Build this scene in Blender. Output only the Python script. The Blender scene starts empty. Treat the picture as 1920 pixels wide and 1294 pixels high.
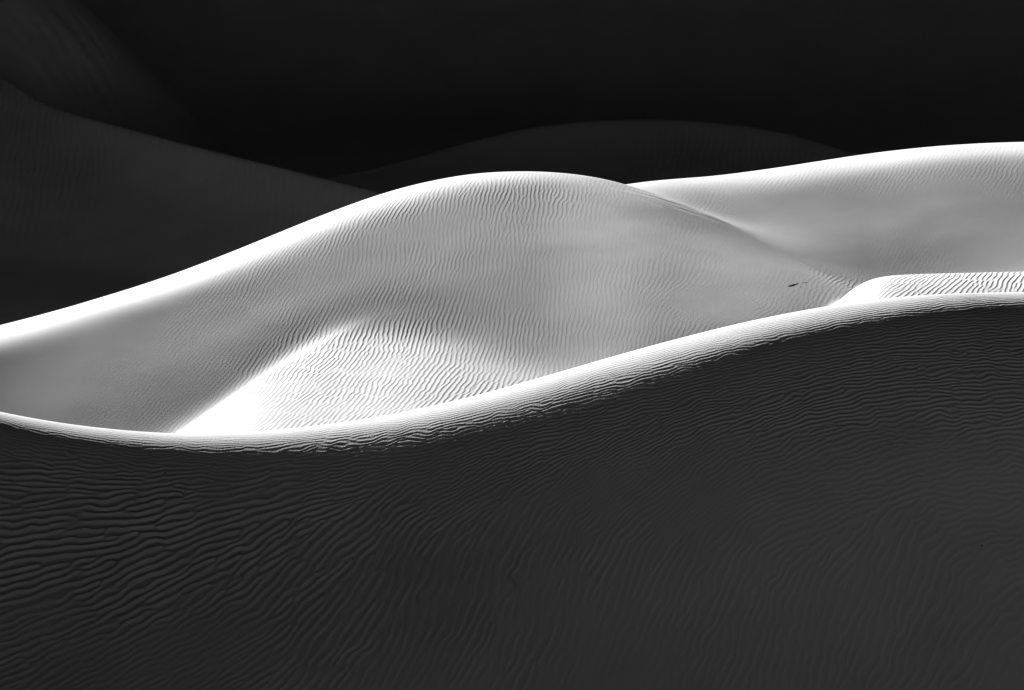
import bpy, math, random
import numpy as np
from mathutils import Vector

# ------------------------------------------------------------------ camera, sky, sun, exposure
scene = bpy.context.scene
CAM_Z = 26.0                       # eye height above the desert floor
HFOV = math.radians(18.0)
PITCH = math.radians(10.0)
cam_d = bpy.data.cameras.new('camera')
cam = bpy.data.objects.new('camera', cam_d)
scene.collection.objects.link(cam)
cam.location = (0, 0, CAM_Z)
cam.rotation_euler = (math.radians(90) - PITCH, 0, 0)
cam_d.sensor_fit = 'HORIZONTAL'
cam_d.angle = HFOV
cam_d.clip_start = 0.5
cam_d.clip_end = 6000
scene.camera = cam

SUN_EL, SUN_AZ = math.radians(15.5), math.radians(-30.0)   # azimuth from +y, negative = to the left
world = bpy.data.worlds.new('World')
scene.world = world
world.use_nodes = True
wn, wl = world.node_tree.nodes, world.node_tree.links
bg = wn['Background']
sky = wn.new('ShaderNodeTexSky')
sky.sky_type = 'NISHITA'
sky.sun_disc = False
sky.sun_elevation = SUN_EL
sky.sun_rotation = SUN_AZ
sky.altitude = 1200
sky.air_density = 0.01
sky.dust_density = 0.22
sky.ozone_density = 1.0
sep = wn.new('ShaderNodeSeparateColor')          # monochrome film behind a red filter: only the red of the sky counts
wl.new(sky.outputs[0], sep.inputs[0])
wl.new(sep.outputs[0], bg.inputs['Color'])
bg.inputs['Strength'].default_value = 0.05

sun_d = bpy.data.lights.new('sun', 'SUN')
sun_d.energy = 5.0
sun_d.angle = math.radians(0.5)
sun = bpy.data.objects.new('sun', sun_d)
scene.collection.objects.link(sun)
to_sun = Vector((math.cos(SUN_EL) * math.sin(SUN_AZ), math.cos(SUN_EL) * math.cos(SUN_AZ), math.sin(SUN_EL)))
sun.rotation_euler = to_sun.to_track_quat('Z', 'Y').to_euler()
sun.location = to_sun * 300

vs = scene.view_settings
vs.view_transform = 'Standard'
vs.look = 'None'
vs.gamma = 1.0
vs.use_curve_mapping = False
vs.exposure = 3.35
scene.render.engine = 'CYCLES'
scene.cycles.use_denoising = True
scene.cycles.max_bounces = 6
scene.cycles.diffuse_bounces = 4

rng = np.random.default_rng(7)

# ------------------------------------------------------------------ helpers
F = 0.5 / math.tan(HFOV / 2)
CP, SP = math.cos(PITCH), math.sin(PITCH)

def ray(px, py):
    """direction (per metre of y) of the sight line through a spot of the 1920 x 1294 photograph"""
    u, v = (px - 960.0) / 1920.0, (647.0 - py) / 1920.0
    dy = F * CP + v * SP
    dz = -F * SP + v * CP
    return u / dy, dz / dy

def at(px, py, d):
    rx, rz = ray(px, py)
    return (rx * d, d, CAM_Z + rz * d)

def spline(xk, yk):
    """natural cubic spline with straight ends"""
    xk, yk = np.asarray(xk, float), np.asarray(yk, float)
    n = len(xk)
    h = np.diff(xk)
    A = np.zeros((n, n)); b = np.zeros(n)
    A[0, 0] = A[-1, -1] = 1
    for i in range(1, n - 1):
        A[i, i - 1], A[i, i], A[i, i + 1] = h[i - 1], 2 * (h[i - 1] + h[i]), h[i]
        b[i] = 6 * ((yk[i + 1] - yk[i]) / h[i] - (yk[i] - yk[i - 1]) / h[i - 1])
    M = np.linalg.solve(A, b)
    s0 = (yk[1] - yk[0]) / h[0] - h[0] * (2 * M[0] + M[1]) / 6
    s1 = (yk[-1] - yk[-2]) / h[-1] + h[-1] * (M[-2] + 2 * M[-1]) / 6
    def f(x):
        x = np.asarray(x, float)
        xc = np.clip(x, xk[0], xk[-1])
        i = np.clip(np.searchsorted(xk, xc) - 1, 0, n - 2)
        hh = h[i]
        a, c = (xk[i + 1] - xc) / hh, (xc - xk[i]) / hh
        y = a * yk[i] + c * yk[i + 1] + ((a ** 3 - a) * M[i] + (c ** 3 - c) * M[i + 1]) * hh * hh / 6
        over = np.minimum(np.maximum(x - xk[-1], 0), 60)
        under = np.maximum(np.minimum(x - xk[0], 0), -60)
        return y + over * s1 + under * s0
    return f

def evened(f, xk, sig):
    """the same curve with its small kinks rubbed out over sig metres"""
    xs = np.arange(xk[0] - 70, xk[-1] + 70, 0.06)
    v = f(xs)
    k = np.exp(-(np.arange(-3 * sig, 3 * sig + 0.03, 0.06) / sig) ** 2 / 2)
    k /= k.sum()
    h = len(k) // 2
    v = np.convolve(np.concatenate([np.full(h, v[0]), v, np.full(h, v[-1])]), k, 'same')[h:-h]
    def g(x):
        t = np.clip((x - xs[0]) / 0.06, 0, len(xs) - 1.001)
        i = t.astype(int) if hasattr(t, 'astype') else int(t)
        return v[i] + (v[i + 1] - v[i]) * (t - i)
    return g

def pchip(xk, yk):
    """smooth value along x: spline between the knots, constant outside them"""
    xk = [xk[0] - 12, xk[0] - 4] + list(xk) + [xk[-1] + 4, xk[-1] + 12]
    f = spline(xk, [yk[0], yk[0]] + list(yk) + [yk[-1], yk[-1]])
    lo, hi = xk[0], xk[-1]
    return lambda x: f(np.clip(x, lo, hi))

def sp(x):
    return np.logaddexp(0, x)

class Dune:
    """A ridge running across the view.  crest: list of (photo x, photo y, metres from the viewer).
    The front slope starts level with the sight line, turns over within m +- s metres to the slope 'face'
    and eases out to 'foot' after 'length' metres; behind, the slope falls off to 'back'."""
    def __init__(self, crest, sh, m, s, face, length, ls, foot, back, wb=2.0, cut=24, even=0.5):
        P = np.array([at(*c) for c in crest])
        self.yc, self.zc = evened(spline(P[:, 0], P[:, 1]), P[:, 0], even), evened(spline(P[:, 0], P[:, 2]), P[:, 0], even)
        self.cut = cut
        def par(v):
            if isinstance(v, (int, float)):
                return lambda x: v + 0 * x
            xs, vs_ = [at(a, 647, d)[0] for a, d, _ in v], [b for _, _, b in v]
            f = pchip(xs, vs_)
            return f
        self.sh, self.m, self.s, self.face, self.length = par(sh), par(m), par(s), par(face), par(length)
        self.ls, self.foot, self.back, self.wb = par(ls), par(foot), par(back), par(wb)

    def __call__(self, x, y):
        yc, zc = self.yc(x), self.zc(x)
        t = y - yc
        sh, m, s, fc, L, ls, ft, bk, wb = (g(x) for g in (self.sh, self.m, self.s, self.face, self.length, self.ls, self.foot, self.back, self.wb))
        S0 = np.clip((zc - CAM_Z) / np.maximum(yc, 40), -.3, 0)
        a = np.maximum(-t, 0)
        z = zc - (sh * a - (sh - S0) * 0.25 * (1 - np.exp(-a / 0.25)) + (fc - sh) * s * (sp((a - m) / s) - sp(-m / s)) - (fc - ft) * ls * (sp((a - L) / ls) - sp(-L / ls)))
        z = z - 0.7 * sp(a - self.cut)
        b = np.maximum(t, 0)
        z = z + S0 * b - (bk + S0) * (b - wb * (1 - np.exp(-b / wb))) - 0.5 * sp(b - 12)
        return z

# ------------------------------------------------------------------ the lie of the land
fore = Dune([(-700, 640, 63), (-300, 700, 62.5), (0, 774, 62), (160, 800, 61.5), (330, 813, 61), (500, 807, 60.6), (700, 783, 60.2), (900, 740, 60), (1100, 682, 60),
             (1300, 625, 60), (1500, 580, 60.2), (1700, 554, 60.5), (1920, 546, 61), (2300, 560, 62), (2700, 600, 63)],
            sh=[(0, 60, .03), (330, 60, .03), (1000, 60, .10), (1920, 60, .10)], m=[(0, 60, .75), (400, 60, .70), (1000, 60, 1.05), (1400, 60, 1.15), (1920, 60, 1.1)], s=.26,
            face=[(0, 60, .53), (500, 60, .54), (1000, 60, .51), (1500, 60, .455), (1920, 60, .44)], length=[(0, 60, 8), (500, 60, 8), (1000, 60, 5.5), (1920, 60, 5)], ls=[(0, 60, 1.0), (1000, 60, 0.8), (1920, 60, .8)], foot=[(0, 60, .62), (900, 60, .70), (1920, 60, .76)], back=0.36, wb=2.5)
mound = Dune([(-100, 1130, 77), (200, 900, 78), (330, 813, 79), (440, 735, 81.5), (540, 671, 84.5), (620, 634, 87), (690, 616, 88.3), (740, 613, 88.2), (780, 617, 87.9), (830, 625, 87.4), (880, 640, 86.8), (940, 659, 86), (1010, 679, 85.1), (1100, 708, 83.8), (1200, 737, 82.1), (1400, 850, 78)],
             sh=.03, m=3.0, s=1.5, face=0.05, length=18, ls=2, foot=0.05, back=.30, wb=1.5, cut=20, even=1.0)
main = Dune([(-700, 720, 84), (-300, 672, 87), (0, 611, 90.5), (200, 556, 93), (400, 487, 95.5), (600, 405, 97.4), (750, 352, 98.4), (860, 328, 98.8), (960, 319, 98.9), (1060, 323, 98.6), (1130, 333, 98.1), (1180, 347, 97.6),
             (1270, 378, 96.4), (1360, 415, 94.9), (1460, 468, 93), (1560, 522, 90.8), (1700, 590, 87), (1900, 690, 85), (2200, 860, 83)],
            sh=[(0, 90, -.02), (700, 98, -.02), (1000, 100, .0), (1180, 98, .10)],
            m=[(0, 90, 3.8), (400, 95, 4.2), (800, 99, 3.2), (1200, 100, 1.2), (1500, 92, .9)], s=.45,
            face=[(0, 90, .28), (700, 98, .25), (1100, 100, .21), (1600, 90, .16)], length=15, ls=3, foot=0.10, back=[(900, 100, .28), (1180, 98, .20), (1360, 94, .14), (1600, 90, .12)], wb=3, even=0.9)
right = Dune([(400, 800, 95), (700, 560, 97), (1000, 400, 100), (1170, 347, 101.3), (1300, 334, 102.6), (1450, 316, 103.2), (1600, 293, 103.5), (1750, 275, 103.5), (1920, 266, 103.2), (2300, 275, 102.5), (2700, 310, 102)],
             sh=.0, m=[(1170, 101, 1.6), (1350, 103, 2.2), (1920, 103, 2.9)], s=.3, face=[(1200, 103, .08), (1450, 103, .12), (1700, 103, .19), (1920, 103, .20)], length=12, ls=4, foot=0.10, back=0.30, wb=3)
sliver = Dune([(1200, 1250, 77.5), (1350, 980, 78.3), (1470, 800, 79), (1535, 655, 79.3), (1575, 566, 79.7), (1604, 531, 80), (1640, 519, 80.5), (1750, 514, 81), (1920, 510, 81.5), (2300, 515, 82), (2700, 540, 83)],
              sh=-.02, m=2, s=.8, face=0.12, length=20, ls=2, foot=0.1, back=0.28, wb=2, cut=12)
leftback = Dune([(-900, -60, 158), (-300, 40, 152), (-60, 110, 148), (10, 148, 147), (60, 182, 145.5), (120, 208, 144), (190, 228, 142), (300, 258, 138), (420, 288, 134.5), (560, 322, 131), (700, 357, 128), (900, 415, 124), (1200, 520, 120)],
                sh=[(0, 140, .40), (200, 140, .64), (700, 128, .62)], m=[(0, 140, 1.0), (250, 140, 2.6), (700, 128, 2.2)], s=1.0, face=[(0, 140, .34), (300, 135, .27), (700, 128, .25)], length=[(0, 140, 22), (700, 128, 14)], ls=3, foot=0.05, back=0.5, wb=1.2)
arc = Dune([(300, 395, 140), (550, 345, 142), (700, 318, 143), (820, 285, 144), (930, 255, 145), (1050, 234, 146), (1200, 225, 147), (1350, 231, 147), (1480, 252, 146), (1590, 284, 145), (1750, 340, 144), (2000, 440, 143)],
           sh=.60, m=2.4, s=1.2, face=.15, length=12, ls=3, foot=0.05, back=0.10, wb=3)
def corner(x, y):
    """steep slipped face close behind the shaded dune, breaking off on its right"""
    z = CAM_Z - 14.4 + 0.55 * (y - 148) - 1.05 * sp((x + 23.2) / 1.0)
    return z - 1.2 * sp(146.5 - y) - 0.8 * 1.5 * sp((y - 159) / 1.5)

def far(x, y):
    """the big lee slope that closes the view and throws its shadow over the hollow"""
    base = 168 + 3.0 * np.sin(x / 17.0 + 0.6)
    d = y - base
    crest_d = 86 + 3 * np.sin(x / 40.0)
    z = CAM_Z - 19.5 + 0.60 * 3.0 * sp(d / 3.0) - (0.60 + 0.25) * 4 * sp((d - crest_d) / 4)
    return z

def floor_(x, y):
    return CAM_Z - 19.5 + 0.35 * np.sin(x / 11 + y / 23) + 0.3 * np.sin(y / 9 - x / 31) - 6.5 / (1 + np.exp((y - 56) / 6)) - 3.0 * np.exp(-((y - 116) / 9) ** 2)

# slow swells and hollows of the lit slopes: bumps on a 2 m lattice (x from SW_X, y from SW_Y), heights in millimetres
SW_X, SW_Y, SW_D, SW_S = -20.0, 70.0, 2.0, 2.2
SWELL = np.array([[5, 5, 4, 1, -1, 2, 8, 15, 20, 24, 25, 26, 30, 39, 49, 52, 45, 31, 16, 4, -7],
    [-1, 3, 4, 1, -4, -6, -4, -2, 1, 2, -2, -14, -33, -50, -57, -52, -41, -27, -13, -1, 10],
    [-8, -2, 2, 2, -4, -12, -20, -24, -26, -30, -40, -63, -102, -150, -184, -182, -146, -94, -44, -6, 27],
    [-11, -12, -6, 6, 7, -14, -42, -59, -69, -84, -104, -127, -170, -247, -328, -344, -276, -170, -77, -10, 42],
    [-5, -14, -13, 7, 18, -14, -66, -101, -125, -159, -197, -208, -209, -276, -410, -474, -390, -237, -105, -15, 52],
    [16, 9, -1, -4, 2, -14, -67, -127, -180, -231, -274, -266, -189, -168, -300, -432, -397, -256, -119, -23, 50],
    [38, 31, 13, -10, 1, 12, -29, -119, -227, -260, -237, -222, -132, -19, -69, -221, -276, -214, -118, -34, 37],
    [48, 14, -22, -21, 37, 45, -8, -97, -247, -245, -97, -87, -105, -15, 9, -80, -159, -161, -111, -47, 16],
    [49, 4, -47, -42, 39, 41, -29, -50, -159, -189, -17, -15, -97, -40, -11, -74, -140, -153, -120, -65, -8],
    [44, 27, 1, -17, 16, 14, -52, -22, -39, -104, -6, -13, -75, 9, 22, -94, -185, -189, -147, -91, -34],
    [24, 21, 13, -2, 1, 6, -37, -51, -56, -69, 29, 23, -42, 33, 15, -150, -239, -213, -166, -117, -64],
    [1, -5, -8, -5, -4, 9, 12, -11, -44, -32, 50, 28, -27, 19, -44, -213, -241, -170, -145, -126, -87],
    [-7, -5, 2, 7, -1, -5, 7, 19, -1, -13, 9, -12, -17, -14, -85, -179, -160, -90, -97, -107, -85],
    [-5, -1, 2, 0, 0, -2, -11, 1, 5, 0, -4, -6, 50, -10, -101, -98, -74, -59, -69, -69, -49],
    [-2, -1, -2, -3, 2, 7, 0, -1, -3, 6, 6, -26, 38, -20, -147, -117, -69, -62, -46, -21, -5],
    [0, 0, 0, -1, -3, -1, 0, 3, -4, -6, 14, -21, 3, 30, -22, -21, -2, -3, 7, 15, 10],
    [1, 1, 1, 0, -1, -1, -2, 2, 5, -8, 7, 7, -13, 19, 49, 47, 30, 17, 10, 2, -5],
    [1, 1, 2, 3, 4, 4, -1, -4, 5, -2, -6, 7, -8, -29, -32, -32, -25, -14, -9, -6, -1],
    [0, 1, 2, 3, 5, 3, -3, -7, 2, 5, -5, 3, 18, 18, 15, 14, 13, 9, 5, 4, 5],
    [0, 1, 2, 3, 3, 0, -4, -5, 2, 6, -2, -11, -10, -7, -5, -4, -4, -4, -2, -2, -3]], float)
def swell(x, y):
    if SWELL is None:
        return 0 * x
    x, y = np.broadcast_arrays(np.asarray(x, float), np.asarray(y, float))
    out = np.zeros(x.shape)
    s = (y > 58) & (y < 122) & (np.abs(x) < 32)
    if s.any():
        out[s] = swell_at(x[s], y[s])
    return out

def swell_at(x, y):
    ny, nx = SWELL.shape
    ex = np.exp(-((x[..., None] - (SW_X + SW_D * np.arange(nx))) / SW_S) ** 2 / 2)
    ey = np.exp(-((y[..., None] - (SW_Y + SW_D * np.arange(ny))) / SW_S) ** 2 / 2)
    return ((ey @ SWELL) * ex).sum(-1) * 0.001

KINDS = [('fore', fore), ('mound', mound), ('main', main), ('right', right), ('sliver', sliver), ('leftback', leftback), ('arc', arc), ('far', far), ('floor', floor_), ('corner', corner)]

def smax(Z, k):
    mx = Z.max(0)
    return mx + k * np.log(np.exp((Z - mx) / k).sum(0))

def land(x, y, which=False):
    Z = np.stack([f(x, y) for _, f in KINDS])
    Z[0] -= 0.2 * 2.5 * sp((x - 1.0) / 2.5) / (1 + np.exp((y - 55.6) / 1.3))      # the near slope falls away to the right, low down
    top = Z.argmax(0)
    Zm = smax(np.stack([Z[2], Z[3]]), 0.08 + 0.5 / (1 + np.exp((y - 96.5) / 0.8)))               # the summit dune and the one behind it flow into each other
    Zm = smax(np.stack([Zm + swell(x, y), Z[1]]), 0.22)
    Zb = smax(np.stack([Z[5], Z[6], Z[7], Z[8], Z[9]]), 0.25)
    z = smax(np.stack([Zm, Zb, Z[0], Z[4]]), 0.08)
    return (z, top) if which else z

def hit(px, py, y0=40, y1=230):
    """where the sight line through a photo spot meets the land"""
    rx, rz = ray(px, py)
    ys = np.linspace(y0, y1, 900)
    below = CAM_Z + rz * ys < land(rx * ys, ys)
    if not below.any():
        return None
    i = max(int(below.argmax()), 1)
    a, b = ys[i - 1], ys[i]
    for _ in range(14):
        m = np.array([(a + b) / 2])
        if (CAM_Z + rz * m < land(rx * m, m))[0]:
            b = m[0]
        else:
            a = m[0]
    return np.array([rx * b, b])

# ------------------------------------------------------------------ wind ripples (phasor noise: crests that wander, fork and stop)
# photo x, photo y, crest direction in the photo (degrees, counter-clockwise), wavelength m, strength
NEAR = [(60, 900, 2, 0.17, 0.9), (60, 1000, 6, 0.19, 1.1), (60, 1080, 15, 0.19, 1), (60, 1180, 22, 0.17, 0.6), (300, 960, 15, 0.19, 1.15), (250, 1080, 28, 0.19, 1.1), (480, 960, 20, 0.19, 1.05), (300, 890, 4, 0.12, 0.8), (180, 930, 3, 0.18, 1), (500, 900, 8, 0.17, 0.8), (150, 870, -3, 0.12, 0.7),
        (500, 1040, 38, 0.2, 1.4), (600, 1080, 45, 0.2, 1.5), (760, 1060, 66, 0.2, 1.5), (860, 1100, 82, 0.19, 1.3), (700, 980, 42, 0.19, 1.2), (650, 1150, 52, 0.19, 1.2), (800, 1160, 72, 0.19, 1.2), (650, 900, 14, 0.115, 0.8), (900, 900, 28, 0.1, 0.75), (800, 870, 20, 0.1, 0.75),
        (950, 1000, 64, 0.18, 1.1), (1000, 830, 22, 0.1, 1.05), (1300, 730, 16, 0.088, 0.98), (1600, 670, 10, 0.088, 0.84), (1850, 660, 3, 0.088, 0.84), (1200, 830, 28, 0.088, 0.98), (1500, 770, 16, 0.088, 0.98), (1780, 740, 6, 0.088, 0.84), (1150, 780, 18, 0.088, 1.05), (1450, 700, 13, 0.088, 0.84), (1720, 660, 6, 0.088, 0.77),
        (1100, 930, 46, 0.1, 0.5), (1030, 1100, 80, 0.17, 0.8), (1300, 900, 40, 0.088, 0.405), (1500, 900, 20, 0.1, 0.405), (1800, 900, 10, 0.1, 0.405), (1300, 1100, 70, 0.15, 0.405), (1700, 1100, 70, 0.15, 0.338), (1500, 1240, 75, 0.14, 0.405),
        (1150, 1220, 70, 0.15, 0.25), (800, 1230, 60, 0.15, 0.35), (400, 1230, 30, 0.15, 0.45), (100, 1260, 28, 0.15, 0.5), (1800, 1230, 60, 0.15, 0.27)]
# the wind-packed crest: fine low ripples running along it
for cx, cy, an in ((0, 774, -12), (160, 800, -7), (330, 813, 0), (500, 807, 4), (700, 783, 9), (900, 740, 13), (1100, 682, 15), (1300, 625, 13), (1500, 580, 10), (1700, 554, 6), (1900, 546, 2)):
    NEAR += [(cx, cy + 6, an, .085, .15), (cx + 70, cy + 18, an, .085, .25), (cx + 20, cy + 30, an, .085, .34), (cx + 90, cy + 46, an, .088, .5)]
BEYOND = [(1480, 500, 60, .14, .01), (1540, 500, 60, .14, .01), (1600, 500, 60, .14, .01), (1650, 503, 60, .14, .01), (1440, 545, 60, .14, .02), (1510, 555, 60, .14, .02), (1380, 520, 60, .14, .02), (1560, 470, 60, .14, .01), (300, 560, 46, 0.125, 0.0294), (430, 500, 46, 0.125, 0.23), (520, 470, 48, 0.125, 0.288), (620, 425, 50, 0.125, 0.346), (720, 390, 55, 0.125, 0.403), (850, 355, 65, 0.125, 0.346), (960, 338, 80, 0.125, 0.288), (1080, 335, 80, 0.125, 0.112), (400, 620, 48, 0.125, 0.0491), (250, 700, 45, 0.125, 0.0294),
          (100, 690, 20, 0.125, 0.0123), (150, 620, 20, 0.125, 0.0123), (560, 520, 58, 0.125, 0.0893), (700, 470, 88, 0.125, 0.0979), (820, 430, 92, 0.125, 0.0979), (720, 560, 60, 0.125, 0.134), (860, 540, 72, 0.125, 0.112), (960, 480, 88, 0.125, 0.0893), (950, 620, 78, 0.125, 0.125),
          (1080, 560, 92, 0.125, 0.067), (1060, 650, 90, 0.125, 0.0979), (1150, 620, 75, 0.125, 0.0714), (1150, 450, 90, 0.125, 0.0268), (1250, 500, 80, 0.14, 0.05), (1350, 560, 20, 0.14, 0.09), (1250, 400, 80, 0.14, 0.02), (1400, 480, 50, 0.14, 0.0135),
          (420, 770, 40, 0.13, 0.252), (500, 740, 46, 0.13, 0.504), (580, 690, 50, 0.13, 0.612), (650, 650, 62, 0.13, 0.612), (720, 645, 72, 0.13, 0.54), (600, 780, 48, 0.13, 0.504), (700, 740, 54, 0.13, 0.576), (820, 690, 58, 0.13, 0.504), (840, 740, 50, 0.13, 0.504),
          (950, 690, 72, 0.13, 0.36), (380, 800, 30, 0.125, 0.067), (1620, 545, 45, 0.13, 0.5), (1750, 535, 40, 0.13, 0.7), (1880, 530, 60, 0.13, 0.7), (1600, 535, 40, 0.13, 0.3), (1540, 560, 60, 0.14, 0.12),
          (1300, 345, 50, 0.14, 0.045), (1500, 320, 50, 0.14, 0.09), (1700, 300, 50, 0.14, 0.09), (1880, 285, 50, 0.14, 0.0788), (1500, 380, 50, 0.14, 0.00675), (1750, 380, 50, 0.14, 0.00788), (1850, 460, 50, 0.14, 0.027), (1650, 480, 50, 0.14, 0.027), (760, 700, 52, 0.13, 0.54), (660, 710, 50, 0.13, 0.576), (760, 760, 44, 0.13, 0.504), (900, 720, 56, 0.13, 0.432), (340, 740, 45, 0.12, 0.0432), (200, 780, 40, 0.12, 0.036)]
BACK = [(280, 130, 2, .34, .9), (300, 60, 0, .34, .7), (50, 240, 86, .30, .9), (100, 300, 84, .30, .7), (40, 300, 86, .3, .8), (500, 120, 30, .3, .1), (250, 400, 60, .3, .3), (400, 350, 90, .3, .25), (1250, 300, 85, .3, .35), (1200, 100, 5, .34, .25), (1600, 120, 0, .34, .25),
        (150, 250, 84, .3, .2), (600, 330, 60, .3, 0.05), (1100, 240, 10, .3, .05), (100, 100, 40, .3, 0.), (1850, 60, 5, .34, .2), (800, 80, 20, .34, .2)]

def ripple_field(points, x0, x1, y0, y1, reach, seed, warp=0.2, jit=0.035, span=2.1):
    cp = []
    for px, py, ang, lam, amp in points:
        a = math.radians(ang)
        p = hit(px, py)
        q = hit(px + 4 * math.cos(a), py - 4 * math.sin(a))
        r = hit(px - 4 * math.cos(a), py + 4 * math.sin(a))
        if p is None or q is None or r is None or np.hypot(*(q - r)) > 4 or not (y0 - 6 < p[1] < y1 + 6):
            continue
        d = q - r
        th = math.atan2(d[1], d[0]) + math.pi / 2        # wave vector, square to the crest
        cp.append((p[0], p[1], math.cos(2 * th), math.sin(2 * th), lam, amp))
    cp = np.array(cp)
    def params(x, y):
        sh = x.shape
        x, y = x.ravel(), y.ravel()
        num = np.zeros((4, x.size)); den = np.zeros(x.size)
        for c in cp:
            w = 1.0 / (((x - c[0]) ** 2 + (y - c[1]) ** 2) / reach ** 2 + 0.05) ** 2
            den += w
            for k in range(4):
                num[k] += w * c[2 + k]
        num /= den
        return (0.5 * np.arctan2(num[1], num[0])).reshape(sh), num[2].reshape(sh), num[3].reshape(sh)
    lam0 = float(np.percentile(cp[:, 4], 20))
    h = lam0 / 7.0
    nx, ny = int((x1 - x0) / h) + 1, int((y1 - y0) / h) + 1
    re = np.zeros((ny, nx), np.float32); im = np.zeros((ny, nx), np.float32)
    r = np.random.default_rng(seed)
    n = int((0.62 if span < 2 else 0.42) * (x1 - x0) * (y1 - y0) / lam0 ** 2)
    kx, ky = r.uniform(x0, x1, n), r.uniform(y0, y1, n)
    th, lam, amp = params(kx, ky)
    few = r.uniform(0, 1, n) < np.clip((lam0 / lam) ** 2 * 1.1, 0, 1)
    kx, ky, th, lam = kx[few], ky[few], th[few], lam[few]
    n = len(kx)
    th = th + r.normal(0, jit, n)
    lam = lam * (1 + r.normal(0, 0.07, n))
    ph = r.uniform(0, 2 * math.pi, n)
    # one direction sense throughout, so neighbouring waves add up
    flip = np.cos(th - math.pi * 0.62) < 0
    th = np.where(flip, th + math.pi, th)
    for i in range(n):
        sg = span * lam[i]
        R = 2.4 * sg
        i0, i1 = max(int((kx[i] - R - x0) / h), 0), min(int((kx[i] + R - x0) / h) + 1, nx)
        j0, j1 = max(int((ky[i] - R - y0) / h), 0), min(int((ky[i] + R - y0) / h) + 1, ny)
        if i1 <= i0 or j1 <= j0:
            continue
        dx = (x0 + np.arange(i0, i1) * h - kx[i]).astype(np.float32)
        dy = (y0 + np.arange(j0, j1) * h - ky[i]).astype(np.float32)
        k = 2 * math.pi / lam[i]
        gx = np.exp(-dx * dx / (2 * sg * sg) + 1j * (k * math.cos(th[i]) * dx + ph[i]))
        gy = np.exp(-dy * dy / (2 * sg * sg) + 1j * (k * math.sin(th[i]) * dy))
        g = gy[:, None] * gx[None, :]
        re[j0:j1, i0:i1] += g.real
        im[j0:j1, i0:i1] += g.imag
    mag = np.hypot(re, im) + 1e-6
    strength = np.clip(mag / (0.55 * np.median(mag)), 0, 1)       # the crests sink where they fork
    c, s = re / mag, im / mag
    # skewed wave: slow rise, sharper fall, narrow crest
    prof = c + 0.22 * (c * c - s * s) - 0.18 * 2 * s * c
    prof = (prof * strength).astype(np.float32)
    def sample(x, y):
        x, y = x + warp * lam0 * smooth_noise(x, y, 3.1 * lam0, seed + 50), y + warp * lam0 * smooth_noise(x, y, 3.1 * lam0, seed + 51)
        inside = (x > x0) & (x < x1 - 2 * h) & (y > y0) & (y < y1 - 2 * h)
        fx, fy = np.clip((x - x0) / h, 0, nx - 2.001), np.clip((y - y0) / h, 0, ny - 2.001)
        ix, iy = fx.astype(int), fy.astype(int)
        tx, ty = fx - ix, fy - iy
        v = (prof[iy, ix] * (1 - tx) + prof[iy, ix + 1] * tx) * (1 - ty) + (prof[iy + 1, ix] * (1 - tx) + prof[iy + 1, ix + 1] * tx) * ty
        # coarse parameter map, then linear
        return np.where(inside, v, 0)
    gx, gy = np.meshgrid(np.linspace(x0, x1, 90), np.linspace(y0, y1, 90))
    TH, LL, AA = params(gx, gy)
    maps = (LL * AA, np.abs(np.sin(TH)) / LL, np.abs(np.cos(TH)) / LL)
    def amp_map(x, y):
        """height of the ripples; where the lattice is too coarse to carry them they sink away"""
        fx = np.clip((x - x0) / (x1 - x0) * 89, 0, 88.999); fy = np.clip((y - y0) / (y1 - y0) * 89, 0, 88.999)
        ix, iy = fx.astype(int), fy.astype(int)
        tx, ty = fx - ix, fy - iy
        a, fr_y, fr_x = ((m[iy, ix] * (1 - tx) + m[iy, ix + 1] * tx) * (1 - ty) + (m[iy + 1, ix] * (1 - tx) + m[iy + 1, ix + 1] * tx) * ty for m in maps)
        worst = np.maximum(fr_y * np.interp(y, ROW[:-1], np.diff(ROW)), fr_x * y * (cols[600] - cols[599]))
        return a * np.clip((0.46 - worst) / 0.12, 0, 1)
    return sample, amp_map

def smooth_noise(x, y, scale, seed):
    """value noise, about -1..1"""
    r = np.random.default_rng(seed)
    g = r.uniform(-1, 1, (128, 128))
    fx, fy = x / scale + 1000, y / scale + 1000
    ix, iy = np.floor(fx).astype(int), np.floor(fy).astype(int)
    tx, ty = fx - ix, fy - iy
    tx, ty = tx * tx * tx * (tx * (6 * tx - 15) + 10), ty * ty * ty * (ty * (6 * ty - 15) + 10)
    a, b = ix % 128, iy % 128
    a1, b1 = (a + 1) % 128, (b + 1) % 128
    return (g[b, a] * (1 - tx) + g[b, a1] * tx) * (1 - ty) + (g[b1, a] * (1 - tx) + g[b1, a1] * tx) * ty

# ------------------------------------------------------------------ the sheet of sand
cols = [np.linspace(-9.4, 9.4, 1010)]
step, a = 0.03, 9.4
side = []
while a < 34:
    step *= 1.07; a += step; side.append(a)
cols = np.tan(np.radians(np.concatenate([-np.array(side)[::-1], cols[0], np.array(side)])))

def rows():
    out, y = [], 22.0
    while y < 400:
        out.append(y)
        if y < 50: d = max(0.05, (50.5 - y) * 0.09)
        elif y < 56.6: d = 0.030
        elif y < 62.4: d = 0.017
        elif y < 69: d = 0.30
        elif y < 83: d = 0.072
        elif y < 108: d = 0.11
        elif y < 124: d = 0.5
        elif y < 150: d = 0.27
        elif y < 185: d = 0.38
        else: d = 0.38 + (y - 185) * 0.06
        y += min(d, 5)
    return np.array(out)

ROW = rows()
Y = np.repeat(ROW[:, None], len(cols), 1)
X = cols[None, :] * Y
Z, KIND = land(X, Y, True)

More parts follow.
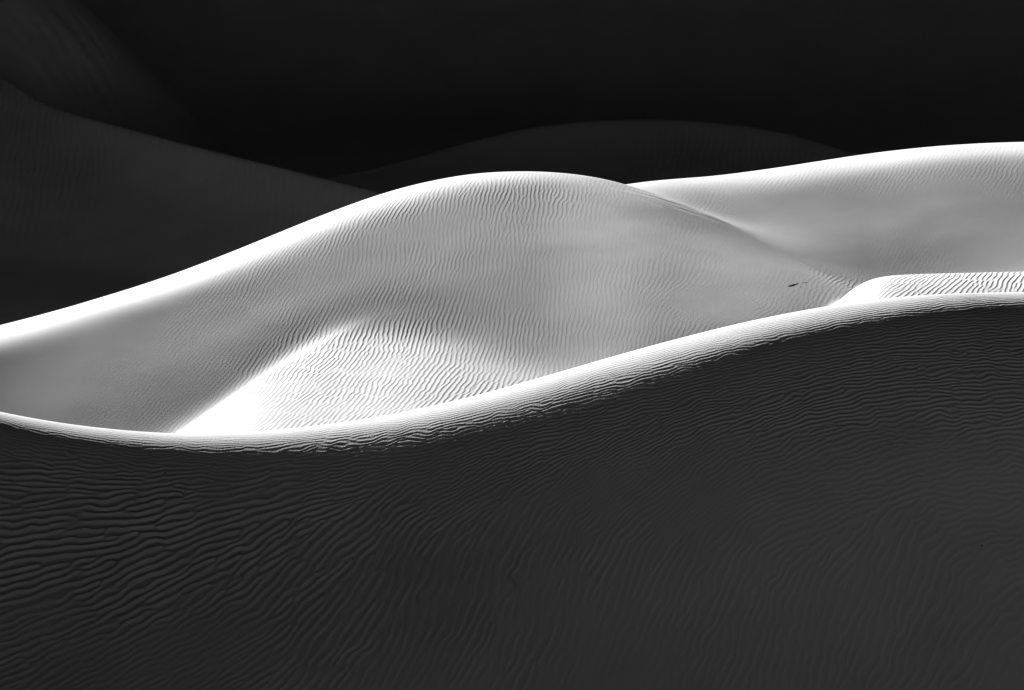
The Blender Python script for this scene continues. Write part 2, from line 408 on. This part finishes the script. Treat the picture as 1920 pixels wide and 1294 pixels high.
near_s, near_a = ripple_field(NEAR, -13.5, 13.5, 49.5, 63.5, 1.1, 3, 0.5, 0.11, 1.45)
bey_s, bey_a = ripple_field(BEYOND, -19, 19, 67, 113, 2.6, 5)
back_s, back_a = ripple_field(BACK, -33, 33, 122, 190, 6.0, 9)
A0 = 0.07
def ripples(s_, a_, x, y, gain):
    e = 0.008
    am = A0 * gain * a_(x, y)
    return am * s_(x, y), am * (s_(x + e, y) - s_(x - e, y)) / (2 * e), am * (s_(x, y + e) - s_(x, y - e)) / (2 * e)
dz = np.zeros_like(Z); rgx = np.zeros_like(Z); rgy = np.zeros_like(Z)
sel = (Y > 49) & (Y < 64)
dz[sel], rgx[sel], rgy[sel] = ripples(near_s, near_a, X[sel], Y[sel], 1.3)
sel = (Y >= 67) & (Y < 113)
dz[sel], rgx[sel], rgy[sel] = ripples(bey_s, bey_a, X[sel], Y[sel], 1.0)
sel = (Y >= 122) & (Y < 190)
dz[sel], rgx[sel], rgy[sel] = ripples(back_s, back_a, X[sel], Y[sel], 1.0)
edge = np.clip((9.6 - np.abs(np.degrees(np.arctan(cols)))) / 0.3, 0, 1)
# patches where the wind has smoothed the ripples
keep = edge[None, :] * (0.55 + 0.6 * (0.5 + 0.5 * smooth_noise(X, Y * 1.3, 1.7, 21)))
dz *= keep; rgx *= keep; rgy *= keep
# slow undulation of the slopes
Z = Z + 0.012 * smooth_noise(X, Y, 4.2, 31) + 0.003 * smooth_noise(X, Y, 1.3, 33)

# slide marks: shallow furrows running down the slope between two points
def furrows(p, q, width, amp, wave, seed):
    p, q = hit(*p), hit(*q)
    d = (q - p) / np.hypot(*(q - p)); L_ = np.hypot(*(q - p))
    def f(x, y):
        u = (x - p[0]) * d[0] + (y - p[1]) * d[1]
        v = -(x - p[0]) * d[1] + (y - p[1]) * d[0]
        m = np.exp(-(v / width) ** 2) / (1 + np.exp(-(u / L_) * 12 + 1)) / (1 + np.exp((u / L_ - 1) * 9))
        return amp * m * (smooth_noise(v * 8, u, wave * 8, seed) + 0.6 * smooth_noise(v * 5 + 31, u + 7, wave * 4, seed + 1))
    e = 0.01
    global Z, rgx, rgy
    c = (p + q) / 2
    sel = (np.hypot(X - c[0], Y - c[1]) < L_ * 0.8 + 2 * width)
    x, y = X[sel], Y[sel]
    dz[sel] += f(x, y)
    rgx[sel] += (f(x + e, y) - f(x - e, y)) / (2 * e)
    rgy[sel] += (f(x, y + e) - f(x, y - e)) / (2 * e)
furrows((1205, 362), (1345, 412), 0.55, 0.022, 0.20, 61)
furrows((1150, 352), (1240, 388), 0.35, 0.012, 0.20, 63)
furrows((70, 10), (190, 190), 3.2, 0.10, 0.55, 65)
furrows((130, 10), (215, 150), 2.0, 0.08, 0.45, 67)

# ------------------------------------------------------------------ materials
def sand_material(name, base, speck=0.10):
    m = bpy.data.materials.new(name)
    m.use_nodes = True
    nt, L = m.node_tree.nodes, m.node_tree.links
    b = nt['Principled BSDF']
    b.inputs['Roughness'].default_value = 0.95
    b.inputs['Specular IOR Level'].default_value = 0.0
    tc = nt.new('ShaderNodeTexCoord')
    n1 = nt.new('ShaderNodeTexNoise'); n1.inputs['Scale'].default_value = 0.35; n1.inputs['Detail'].default_value = 9; n1.inputs['Roughness'].default_value = 0.62
    n2 = nt.new('ShaderNodeTexNoise'); n2.inputs['Scale'].default_value = 45; n2.inputs['Detail'].default_value = 3
    L.new(tc.outputs['Object'], n1.inputs['Vector']); L.new(tc.outputs['Object'], n2.inputs['Vector'])
    mx = nt.new('ShaderNodeMath'); mx.operation = 'MULTIPLY_ADD'
    mx.inputs[1].default_value = base * 0.44; mx.inputs[2].default_value = base * 0.78
    L.new(n1.outputs[0], mx.inputs[0])
    m2 = nt.new('ShaderNodeMath'); m2.operation = 'MULTIPLY_ADD'
    m2.inputs[1].default_value = speck * 2; m2.inputs[2].default_value = 1 - speck
    L.new(n2.outputs[0], m2.inputs[0])
    m3 = nt.new('ShaderNodeMath'); m3.operation = 'MULTIPLY'
    L.new(mx.outputs[0], m3.inputs[0]); L.new(m2.outputs[0], m3.inputs[1])
    L.new(m3.outputs[0], b.inputs['Base Color'])
    n3 = nt.new('ShaderNodeTexNoise'); n3.inputs['Scale'].default_value = 30; n3.inputs['Detail'].default_value = 4
    L.new(tc.outputs['Object'], n3.inputs['Vector'])
    bp = nt.new('ShaderNodeBump'); bp.inputs['Strength'].default_value = 0.4; bp.inputs['Distance'].default_value = 0.01
    L.new(n3.outputs[0], bp.inputs['Height'])
    L.new(bp.outputs[0], b.inputs['Normal'])
    return m

sand = sand_material('dry_sand', 0.22)

def plain(name, v, rough=0.8):
    m = bpy.data.materials.new(name); m.use_nodes = True
    nt, L = m.node_tree.nodes, m.node_tree.links
    b = nt['Principled BSDF']; b.inputs['Roughness'].default_value = rough
    n = nt.new('ShaderNodeTexNoise'); n.inputs['Scale'].default_value = 25; n.inputs['Detail'].default_value = 6
    r = nt.new('ShaderNodeMath'); r.operation = 'MULTIPLY_ADD'; r.inputs[1].default_value = v; r.inputs[2].default_value = v * 0.5
    L.new(n.outputs[0], r.inputs[0]); L.new(r.outputs[0], b.inputs['Base Color'])
    return m

wood = plain('weathered_wood', 0.035)
stone = plain('dark_stone', 0.03)

# ------------------------------------------------------------------ cut the sheet into dunes
nr, nc = Z.shape
G = np.stack([X, Y, Z], -1)
du = np.empty((nr, nc, 3)); dv = np.empty((nr, nc, 3))
du[:, 1:-1] = G[:, 2:] - G[:, :-2]; du[:, 0] = G[:, 1] - G[:, 0]; du[:, -1] = G[:, -1] - G[:, -2]
dv[1:-1] = G[2:] - G[:-2]; dv[0] = G[1] - G[0]; dv[-1] = G[-1] - G[-2]
N = np.cross(du.reshape(-1, 3), dv.reshape(-1, 3))
N = N / N[:, 2:3]
N[:, 0] -= rgx.ravel(); N[:, 1] -= rgy.ravel()        # the ripples' own slope, finer than the lattice
N /= np.linalg.norm(N, axis=1, keepdims=True)
P = np.stack([X, Y, Z + dz], -1).reshape(-1, 3)
print('sand sheet', nr, 'x', nc)
idx = np.arange(nr * nc).reshape(nr, nc)
quads = np.stack([idx[:-1, :-1], idx[:-1, 1:], idx[1:, 1:], idx[1:, :-1]], -1).reshape(-1, 4)
qk = KIND[:-1, :-1].reshape(-1)

def tag(o, label, cat, kind=None, group=None):
    o['label'] = label; o['category'] = cat
    if kind: o['kind'] = kind
    if group: o['group'] = group
    return o

def sheet(name, q, label, cat):
    used, inv = np.unique(q.ravel(), return_inverse=True)
    me = bpy.data.meshes.new(name)
    me.vertices.add(len(used)); me.vertices.foreach_set('co', P[used].astype(np.float32).ravel())
    me.loops.add(q.size); me.loops.foreach_set('vertex_index', inv.astype(np.int32).ravel())
    me.polygons.add(len(q))
    me.polygons.foreach_set('loop_start', np.arange(0, q.size, 4, dtype=np.int32))
    me.polygons.foreach_set('use_smooth', np.ones(len(q), bool))
    me.update(calc_edges=True)
    me.normals_split_custom_set_from_vertices(N[used].astype(np.float32))
    me.materials.append(sand)
    o = bpy.data.objects.new(name, me)
    scene.collection.objects.link(o)
    return tag(o, label, cat, 'structure', 'sand dunes')

LABELS = {
    'fore': 'dark rippled dune slope across the bottom with a thin sunlit crest',
    'mound': 'small bright rippled mound of sand tucked behind the dark dune crest',
    'main': 'large grey dune with a broad white rim and a rounded summit in the middle',
    'right': 'smooth grey dune slope with a bright rim running to the picture edge, behind the summit dune',
    'sliver': 'narrow white strip of rippled dune just above the dark crest at the right edge',
    'leftback': 'shaded dune behind the white rim, its pale edge falling from the upper left corner',
    'arc': 'low shaded dune with a faint pale arched crest behind the bright dunes',
    'far': 'big dark lee slope that fills the top of the picture',
    'corner': 'paler smooth slip slope with slide streaks in the upper left corner',
    'floor': 'shaded sand hollow between the dunes',
}
for i, (key, _) in enumerate(KINDS):
    q = quads[qk == i]
    if len(q):
        sheet('terrain' if key == 'floor' else 'dune_hill', q, LABELS[key], 'sand' if key == 'floor' else 'dune')

# desert ground to the horizon, below and around the dunes
def ground_sheet():
    n = 160
    t = np.linspace(-1, 1, n)
    g = np.sign(t) * (np.abs(t) ** 2.2) * 3500
    GX, GY = np.meshgrid(g, g + 60)
    r = np.hypot(GX, GY)
    GZ = -3.0 + 1.2 * smooth_noise(GX, GY, 60, 41) + np.clip((r - 380) / 500, 0, 1) * 14 * (0.5 + 0.5 * smooth_noise(GX, GY, 170, 43)) * 1.0
    # unseen sunlit dunes added behind the viewer to bounce light onto the near slope
    GZ = GZ + 14.5 * np.exp(-((GY + 6) / 13.0) ** 2 - ((GX - 34) / 48.0) ** 2) + 16 * np.exp(-((GY + 3) / 9.0) ** 2 - (GX / 10.0) ** 2)
    me = bpy.data.meshes.new('ground')
    V = np.stack([GX, GY, GZ], -1).reshape(-1, 3)
    ii = np.arange(n * n).reshape(n, n)
    fq = np.stack([ii[:-1, :-1], ii[:-1, 1:], ii[1:, 1:], ii[1:, :-1]], -1).reshape(-1, 4)
    me.vertices.add(len(V)); me.vertices.foreach_set('co', V.astype(np.float32).ravel())
    me.loops.add(fq.size); me.loops.foreach_set('vertex_index', fq.astype(np.int32).ravel())
    me.polygons.add(len(fq)); me.polygons.foreach_set('loop_start', np.arange(0, fq.size, 4, dtype=np.int32))
    me.polygons.foreach_set('use_smooth', np.ones(len(fq), bool))
    me.update(calc_edges=True)
    me.materials.append(sand)
    o = bpy.data.objects.new('ground', me)
    scene.collection.objects.link(o)
    tag(o, 'wide sandy desert ground around the dunes', 'ground', 'structure')
ground_sheet()

# ------------------------------------------------------------------ small things lying on the sand
def tube(name, pts, radii, material, sides=9):
    V, Fc = [], []
    n = len(pts)
    for i, (p, r) in enumerate(zip(pts, radii)):
        p = Vector(p)
        t = (Vector(pts[min(i + 1, n - 1)]) - Vector(pts[max(i - 1, 0)])).normalized()
        a = t.cross(Vector((0, 0.3, 1))).normalized(); b = t.cross(a)
        for k in range(sides):
            w = 2 * math.pi * k / sides
            rr = r * (1 + 0.18 * math.sin(3 * w + i * 1.3) + 0.1 * math.sin(5 * w + i))
            V.append(p + (a * math.cos(w) + b * math.sin(w)) * rr)
    for i in range(n - 1):
        for k in range(sides):
            k2 = (k + 1) % sides
            Fc.append((i * sides + k, i * sides + k2, (i + 1) * sides + k2, (i + 1) * sides + k))
    Fc.append(tuple(range(sides))[::-1]); Fc.append(tuple((n - 1) * sides + k for k in range(sides)))
    me = bpy.data.meshes.new(name)
    me.from_pydata([tuple(v) for v in V], [], Fc); me.update()
    for f in me.polygons: f.use_smooth = True
    me.materials.append(material)
    o = bpy.data.objects.new(name, me)
    scene.collection.objects.link(o)
    return o

def empty(name, loc):
    o = bpy.data.objects.new(name, None); scene.collection.objects.link(o); o.location = loc
    return o

def ground_z(x, y):
    return float(land(np.array([x]), np.array([y]))[0])

# slender stick shape standing in for a dark blade-like mark on the saddle
p0, p1 = hit(1477, 537), hit(1512, 530)
base = (p0[0], p0[1], ground_z(*p0))
stick = empty('dark_mark', base)
tag(stick, 'slender dark stick shape standing in for a blade-like mark on the smooth saddle beside the white rippled strip', 'stick')
pts = []
for i in range(9):
    t = i / 8
    x, y = p0[0] + (p1[0] - p0[0]) * t, p0[1] + (p1[1] - p0[1]) * t
    pts.append((x - base[0], y - base[1] + 0.05 * math.sin(t * 3), ground_z(x, y) - base[2] + 0.008 + 0.004 * math.sin(t * 7)))
o = tube('stem', pts, [0.005, 0.009, 0.010, 0.010, 0.009, 0.008, 0.007, 0.006, 0.004], wood); o.parent = stick
a = Vector(pts[3])
o = tube('twig', [a, a + Vector((0.04, -0.03, 0.006)), a + Vector((0.09, -0.05, 0.010))], [0.006, 0.005, 0.003], wood, 7); o.parent = stick

# a short twig poking out of the near slope
p = hit(311, 892)
base = (p[0], p[1], ground_z(*p))
twig = empty('dry_twig', base)
tag(twig, 'tiny dark twig poking out of the shaded near slope below the bright crest', 'twig')
o = tube('stem', [(0, 0, -0.03), (-0.004, 0, 0.02), (-0.012, -0.004, 0.06), (-0.03, -0.006, 0.085)], [0.014, 0.013, 0.010, 0.005], wood, 7); o.parent = twig
o = tube('branch', [(-0.006, 0, 0.03), (-0.05, -0.01, 0.035), (-0.09, -0.012, 0.02)], [0.010, 0.008, 0.004], wood, 7); o.parent = twig

# a pebble low on the near slope
p = hit(1841, 1024)
me = bpy.data.meshes.new('pebble')
import bmesh
bm = bmesh.new()
bmesh.ops.create_icosphere(bm, subdivisions=2, radius=0.018)
r_ = random.Random(4)
for v in bm.verts:
    v.co *= 1 + r_.uniform(-0.16, 0.16); v.co.z *= 0.7; v.co.x *= 1.15
bm.to_mesh(me); bm.free()
for f in me.polygons: f.use_smooth = True
me.materials.append(stone)
peb = bpy.data.objects.new('pebble', me)
scene.collection.objects.link(peb)
peb.location = (p[0], p[1], ground_z(*p) + 0.008)
tag(peb, 'single dark pebble low on the smooth shaded near slope', 'pebble')
